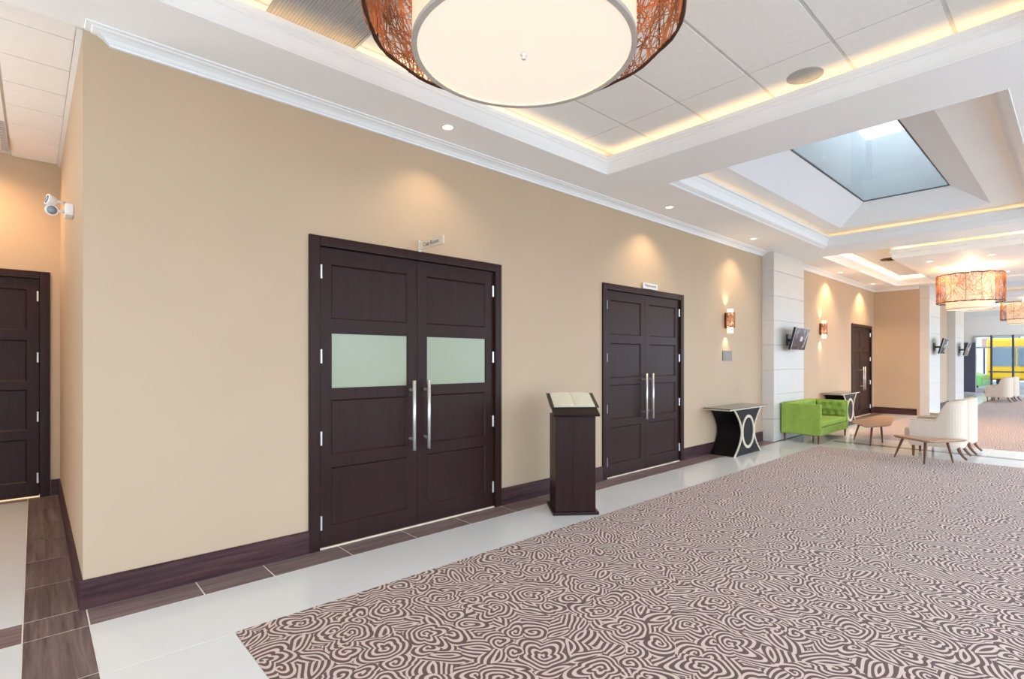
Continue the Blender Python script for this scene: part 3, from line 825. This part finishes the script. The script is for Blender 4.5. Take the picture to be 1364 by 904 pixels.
# ------------------------------------------------------------------ sofa
so = thing('sofa', 'bright green velvet tufted two-seat sofa in front of the stone pilaster', 'sofa', (10.29, 3.17, 0))
L_, D_ = 1.63, .665
part('seat_rail', MB().box(.09, L_ - .09, .0, D_ - .02, .15, .29), M['velvet'], so, bevel=.015)
for x0 in (0, L_ - .095):
    part('arm', MB().box(x0, x0 + .095, 0, D_, .15, .705), M['velvet'], so, bevel=.018)
part('seat_cushion', MB().box(.10, L_ - .10, .005, D_ - .12, .29, .395), M['velvet'], so, bevel=.03, seg=3)
part('backrest', MB().box(.095, L_ - .095, D_ - .10, D_, .15, .715), M['velvet'], so, bevel=.018)
def tufted(P, u0, u1, v0, v1, du, rows):
    """padded surface with button dents; P maps (u, v, depth) to a point"""
    nu, nv = max(8, int((u1 - u0) / .02)), max(8, int((v1 - v0) / .02)); mb = MB()
    btn = []; dv = (v1 - v0) / rows
    for r_ in range(rows):
        k = 0; off = du / 2 if r_ % 2 == 0 else du
        while u0 + off + k * du < u1 - .03: btn.append((u0 + off + k * du, v0 + dv * (r_ + .5))); k += 1
    rings = []
    for j in range(nv + 1):
        row = []
        for i in range(nu + 1):
            u = u0 + (u1 - u0) * i / nu; v = v0 + (v1 - v0) * j / nv
            e = min(u - u0, u1 - u, v - v0, v1 - v)
            h = .05 * min(1, e / .05) ** .5
            for bu, bv in btn:
                d = math.hypot(u - bu, v - bv)
                if d < .075: h -= .06 * (1 - d / .075) ** 1.0
            row.append(P(u, v, h))
        rings.append(row)
    mb.ring(rings, False, False, False)
    return mb, btn
mb, bt = tufted(lambda u, v, h: (u, D_ - .10 - h, v), .10, L_ - .10, .39, .70, .17, 2)
part('tufted_back', mb, M['velvet'], so, smooth=True)
mb2, bt2 = tufted(lambda u, v, h: (L_ - .095 - h, u, v), .02, D_ - .11, .39, .69, .13, 2)
part('tufted_arm_lining', mb2, M['velvet'], so, smooth=True)
mb3, bt3 = tufted(lambda u, v, h: (.095 + h, u, v), .02, D_ - .11, .39, .69, .13, 2)
part('tufted_arm_lining', mb3, M['velvet'], so, smooth=True)
bm_ = MB()
def dot(c):
    for q in range(2): pass
    bm_.add([(c[0] + .012, c[1], c[2]), (c[0] - .012, c[1], c[2]), (c[0], c[1] + .012, c[2]), (c[0], c[1] - .012, c[2]), (c[0], c[1], c[2] + .012), (c[0], c[1], c[2] - .012)],
            [(0, 2, 4), (2, 1, 4), (1, 3, 4), (3, 0, 4), (2, 0, 5), (1, 2, 5), (3, 1, 5), (0, 3, 5)])
for u, v in bt: dot((u, D_ - .108, v))
for u, v in bt2: dot((L_ - .103, u, v))
part('buttons', bm_, M['velvet'], so, smooth=True)['kind'] = 'stuff'
for x in (.05, L_ - .05):
    for y in (.045, D_ - .05):
        part('leg', MB().lathe([(.011, 0), (.022, .155)], x, y, 12), M['walnut'], so, smooth=False)

# ------------------------------------------------------------------ coffee tables
def tri_table(name, label, corners, z, feet, rr=.10):
    t = thing(name, label, 'table', (0, 0, .006))
    c = [Vector((x, y)) for x, y in corners]; poly = []
    n = len(c)
    for i in range(n):
        p0, p1, p2 = c[i - 1], c[i], c[(i + 1) % n]
        a = p1 + (p0 - p1).normalized() * rr; b = p1 + (p2 - p1).normalized() * rr
        for k in range(7):
            s = k / 6; poly.append(tuple((1 - s) ** 2 * a + 2 * s * (1 - s) * p1 + s * s * b))
    cen = sum((Vector(p) for p in poly), Vector((0, 0))) / len(poly)
    def sc(f, z_): return [(cen.x + (p[0] - cen.x) * f, cen.y + (p[1] - cen.y) * f, z_) for p in poly]
    part('table_top', MB().ring([sc(.93, z - .032), sc(.98, z - .02), sc(1, z - .006), sc(.99, z)]), M['walnut_top'], t)
    for fx, fy in feet:
        tx, ty = cen.x + (fx - cen.x) * .72, cen.y + (fy - cen.y) * .72
        part('leg', MB().tube([(fx, fy, .005), (tx, ty, z - .03)], [.011, .02], 10), M['walnut'], t)
    return t
tri_table('coffee_table', 'low three-legged walnut table in front of the nearest cream armchair', [(9.58, 2.00), (9.16, 1.46), (9.80, 1.10)], .37, [(9.80, 1.99), (9.398, 1.56), (9.87, 1.30)])
tri_table('coffee_table', 'low walnut table between the green sofa and the cream armchairs', [(11.10, 2.93), (10.36, 2.50), (10.98, 2.28), (12.75, 2.55), (12.7, 2.84)], .375, [(11.33, 2.93), (10.73, 2.526), (11.30, 2.47), (12.2, 2.68)])

# ------------------------------------------------------------------ armchairs
def armchair():
    t = thing('armchair', '', 'chair')
    def path(o):   # U-shaped plan, o = inset
        w_, yf, yb, rc = .345 - o, .31, -.36 + o, max(.02, .20 - o)
        pts = [(-w_, yf)]
        for k in range(1, 13): pts.append((-w_, yf + (yb + rc - yf) * k / 12))
        for k in range(1, 9):
            a = math.pi + math.pi / 2 * k / 8; pts.append((-w_ + rc + rc * math.cos(a), yb + rc + rc * math.sin(a)))
        for k in range(1, 8): pts.append((-w_ + rc + (2 * w_ - 2 * rc) * k / 8, yb))
        pts += [(-p[0], p[1]) for p in reversed(pts[:21])]
        return pts
    po, pi = path(0), path(.095)
    def top(y):
        u = min(1, max(0, (-.01 - y) / .16)); u = u * u * (3 - 2 * u)
        return .585 + (.865 - .585) * u + (.02 if y < -.2 else 0) * min(1, (-.2 - y) / .1 if y < -.2 else 0)
    rg = []
    for (a, b), (c, d) in zip(po, pi):
        zt = top(b); m1 = ((a + c) / 2, (b + d) / 2)
        la = lambda f: (a + (c - a) * f, b + (d - b) * f)
        rg.append([(*la(.10), .17), (*la(0), .20), (*la(0), zt - .03), (*la(.18), zt - .006), (*la(.5), zt), (*la(.82), zt - .006), (*la(1), zt - .03), (*la(1), .2), (*la(.9), .17)])
    part('shell', MB().ring(rg), M['cream'], t, smooth=False)
    pipe = MB().tube([(a + (c - a) * .06, b + (d - b) * .06, top(b) - .012) for (a, b), (c, d) in zip(po, pi)], .007, 6)
    pipe.tube([(a + (c - a) * .94, b + (d - b) * .94, top(b) - .012) for (a, b), (c, d) in zip(po, pi)], .007, 6)
    for s in (-1, 1): pipe.tube([(s * .342, .312, .19), (s * .342, .312, .57)], .006, 6)
    part('piping', pipe, M['cream'], t, smooth=True)
    part('seat_rail', MB().box(-.27, .27, -.28, .335, .17, .29), M['cream'], t, bevel=.015)
    part('seat_cushion', MB().box(-.248, .248, -.25, .40, .29, .43), M['cream'], t, bevel=.03, seg=3)
    for s in (-1, 1):
        part('front_leg', MB().tube([(s * .29, .27, 0), (s * .29, .27, .18)], [.016, .024], 8), M['walnut'], t)
        part('rear_leg', MB().tube([(s * .27, -.40, .0105), (s * .265, -.35, .06), (s * .26, -.31, .12), (s * .26, -.29, .19)], [.016, .019, .023, .026], 8), M['walnut'], t)
    return t
AC = armchair(); AC.location = (10.46, 1.57, 0.006); AC.rotation_euler = (0, 0, R(1)); AC.scale = (.95, .95, 1)
tag(AC, 'nearest cream upholstered armchair behind the three-legged walnut table', 'chair'); AC['group'] = 'cream armchairs facing the sofa'
dup_thing(AC, (11.20, 1.53, 0.006), R(-1), 'cream armchair mostly hidden behind the nearest armchair', AC['group'])
f1 = dup_thing(AC, (25.6, 2.10, 0.006), R(-8), 'pale armchair by the far windows, nearer of the two', 'far armchairs')
f2 = dup_thing(AC, (26.5, 2.0, 0.006), R(-8), 'pale armchair by the far windows, farther and partly hidden', 'far armchairs')

# ------------------------------------------------------------------ wall lamps
def sconce():
    t = thing('wall_lamp', '', 'lamp')
    part('back_plate', MB().box(-.028, .045, -.014, 0, -.13, .13), M['bronze'], t, bevel=.003, seg=1)
    part('frosted_tube', MB().lathe([(.048, -.21), (.048, .19)], .0, -.085, 24), M['tubeglass'], t)
    part('side_bracket', MB().box(.052, .070, -.135, 0, -.12, .13), M['bronze'], t)
    wv = MB()
    for k in range(300):
        a = random.random() * 6.283; z = random.uniform(-.10, .12); d = random.random() * 6.283; pts = []
        for s in range(7):
            pts.append((.062 * math.cos(a), -.085 + .062 * math.sin(a), z)); a += .3 * math.cos(d); z += .018 * math.sin(d); d += random.uniform(-.5, .5)
            z = min(max(z, -.11), .12)
        wv.tube(pts, .0032, 3)
    part('rattan_sleeve', wv, M['rattan'], t)['kind'] = 'stuff'
    for zz in (.122, -.112):
        part('sleeve_rim', MB().tube([(.063 * math.cos(k * .2618), -.085 + .063 * math.sin(k * .2618), zz) for k in range(24)], .004, 5, True), M['bronze'], t)
    return t
WL = sconce(); WL.location = (8.56, W, 2.16); tag(WL, 'rattan-sleeved wall lamp above the pewter plaque', 'lamp'); WL['group'] = 'rattan wall lamps'
wl2 = dup_thing(WL, (13.19, W, 2.2), 0, 'rattan-sleeved wall lamp on the orange-lit wall beyond the pilaster', 'rattan wall lamps')
for o_, e_ in ((WL, 5), (wl2, 7)):
    for zz, rx in ((.22, 180), (-.23, 0)):
        l = bpy.data.lights.new('wall_lamp_bulb', 'SPOT'); l.energy = e_; l.color = (1, .76, .48); l.spot_size = R(110); l.spot_blend = 1; l.shadow_soft_size = .03
        q = bpy.data.objects.new('wall_lamp_bulb', l); COL.objects.link(q); q.parent = o_; q.location = (0, -.07, zz); q.rotation_euler = (R(rx), 0, 0)

# ------------------------------------------------------------------ televisions
def tv():
    t = thing('television', '', 'television')
    mm = Matrix.Translation((0, -.20, 0)) @ Matrix.Rotation(R(14), 4, 'X')
    part('casing', MB().box(-.36, .36, -.018, .025, -.215, .215, mm), M['tvblack'], t, bevel=.004, seg=1)
    part('bezel', MB().box(-.36, .36, -.022, -.016, -.215, -.205, mm).box(-.36, .36, -.022, -.016, .205, .215, mm).box(-.36, -.35, -.022, -.016, -.205, .205, mm).box(.35, .36, -.022, -.016, -.205, .205, mm), M['tvsilver'], t)
    s = part('screen', MB().box(-.35, .35, -.020, -.017, -.205, .205, mm), M['screen'], t)
    part('wall_arm', MB().tube([(0, 0, -.02), (0, -.17, -.02)], .025, 8).box(-.1, .1, -.02, 0, -.12, .10).box(-.1, .1, -.19, -.165, -.1, .1), M['tvblack'], t)
    return t
TV = tv(); TV.location = (10.72, 3.86, 1.90); tag(TV, 'tilted flat television on the nearest stone pilaster above the green sofa', 'television'); TV['group'] = 'televisions on the pilasters'
part('bright_tile', MB().box(-.02, .10, -.0225, -.0205, -.04, .05, Matrix.Translation((0, -.20, 0)) @ Matrix.Rotation(R(14), 4, 'X')), M['tvsilver'], TV)
part('swoosh', MB().tube([(Matrix.Translation((0, -.20, 0)) @ Matrix.Rotation(R(14), 4, 'X')) @ Vector((.19 + .10 * math.sin(k * .26) , -.021, -.16 + .05 * k)) for k in range(7)], .012, 5), M['tvsilver'], TV)
dup_thing(TV, (18.35, 2.82, 1.88), 0, 'flat television seen nearly edge-on on the second pilaster', TV['group'])
dup_thing(TV, (22.75, 2.84, 1.86), 0, 'flat television seen edge-on on the farthest pilaster beside the windows', TV['group'])

# ------------------------------------------------------------------ far glazing
gz = struct('window_3')
part('frame', MB().box(XF - .05, XF + .05, YR, 3.48, 2.54, 2.62).box(XF - .06, XF + .06, YR, 3.48, 0, .22).box(XF - .05, XF + .05, YR, 3.48, 2.04, 2.11), M['alu'], gz)
ym = [3.45, 2.88, 2.17, 1.1, 0.0, -1.1, -2.05]
for k, y in enumerate(ym):
    part('mullion', MB().box(XF - .07, XF + .07, y - .035, y + .035, 0, 2.62), M['alu_dark'] if k in (1, 2) else M['alu'], gz)
for a, b in zip(ym, ym[1:]):
    for z0, z1 in ((.22, 2.04), (2.11, 2.54)):
        part('pane', MB().box(XF - .006, XF + .006, b + .035, a - .035, z0, z1), M['clear'], gz)
dk = thing('partition_screen', 'slate blue-grey partition panel standing at the left of the far windows', 'partition', (31.6, 3.7, 0))
part('panel', MB().box(-.04, .04, -.32, .32, .04, 2.3), M['slate'], dk)
part('foot', MB().box(-.06, .06, -.32, .32, 0, .04), M['alu'], dk)
part('edge_strip', MB().box(-.045, .045, -.345, -.32, .0, 2.3), M['alu'], dk)

# ------------------------------------------------------------------ outdoors
gr = struct('ground', MB().quad((-60, -80, -.22), (160, -80, -.22), (160, 80, -.22), (-60, 80, -.22)), M['paving'])
struct('road', MB().box(38, 56, -60, 60, -.215, -.2), M['asphalt'])
# school bus (long axis across the view)
bs = thing('school_bus', 'yellow bus with dark bands parked outside the far windows', 'bus', (42, 2.0, -.2))
part('body', MB().box(-1.2, 1.2, -8.5, 1.9, .55, 2.95), M['busyellow'], bs, bevel=.18, seg=3)
for k in range(9):
    part('side_window', MB().box(-1.22, -1.19, -8.3 + 1.12 * k, -7.25 + 1.12 * k, 1.35, 2.42), M['busglass'], bs)
part('rub_rail', MB().box(-1.215, -1.19, -8.4, 1.8, 1.0, 1.06), M['rubber'], bs)
for y in (-6.6, 1.0):
    wm = MB().tube([(-1.15, y, .48), (-.85, y, .48)], .48, 20)
    part('wheel', wm, M['rubber'], bs)
def car(name, label, loc, rz, paint):
    t = thing(name, label, 'car', loc, rz)
    prof = [(-2.1, .35), (2.1, .35), (2.15, .7), (2.0, .85), (1.1, .95), (.55, 1.4), (-1.0, 1.42), (-1.7, 1.0), (-2.1, .9)]
    part('body', MB().prism(prof, 'y', -.85, .85), paint, t, bevel=.08)
    part('side_glass', MB().prism([(-1.45, .98), (.9, .98), (.48, 1.34), (-.95, 1.35)], 'y', -.86, .86), M['busglass'], t)
    for x in (-1.3, 1.35):
        for y in (-.85, .65): part('wheel', MB().tube([(x, y, .33), (x, y + .2, .33)], .33, 18), M['rubber'], t)
    return t
car('car', 'light green car parked outside behind the far armchairs', (37.0, 5.6, -.2), R(85), M['cargreen'])
car('car', 'dark green car parked outside at the right edge of the far windows', (36.6, -.3, -.2), R(90), M['cardark'])
bd = thing('signboard', 'pinkish signboard on posts across the street, seen above the far armchairs', 'sign', (50, 4.4, -.2))
part('board', MB().box(0, .1, -.62, .62, 2.55, 3.25), M['brick'], bd)
for y in (-.5, .5): part('post', MB().box(.1, .18, y - .05, y + .05, 0, 3.2), M['alu_dark'], bd)
bd2 = thing('white_building', 'white building with dark window rows across the street outside the far windows', 'building', (66, 6, -.2))
part('wall', MB().box(0, 6, -16, 22, 0, 6.5), M['facade'], bd2)
for z in (1.0, 3.4):
    for y in (-11, -8, -5, -2, 1, 4, 7, 10):
        f = part('window', MB().box(-.06, 0, y, y + 1.9, z, z + 1.3), M['alu_dark'], bd2)
        part('pane', MB().box(-.08, -.06, y + .1, y + 1.8, z + .1, z + 1.2), M['busglass'], f)
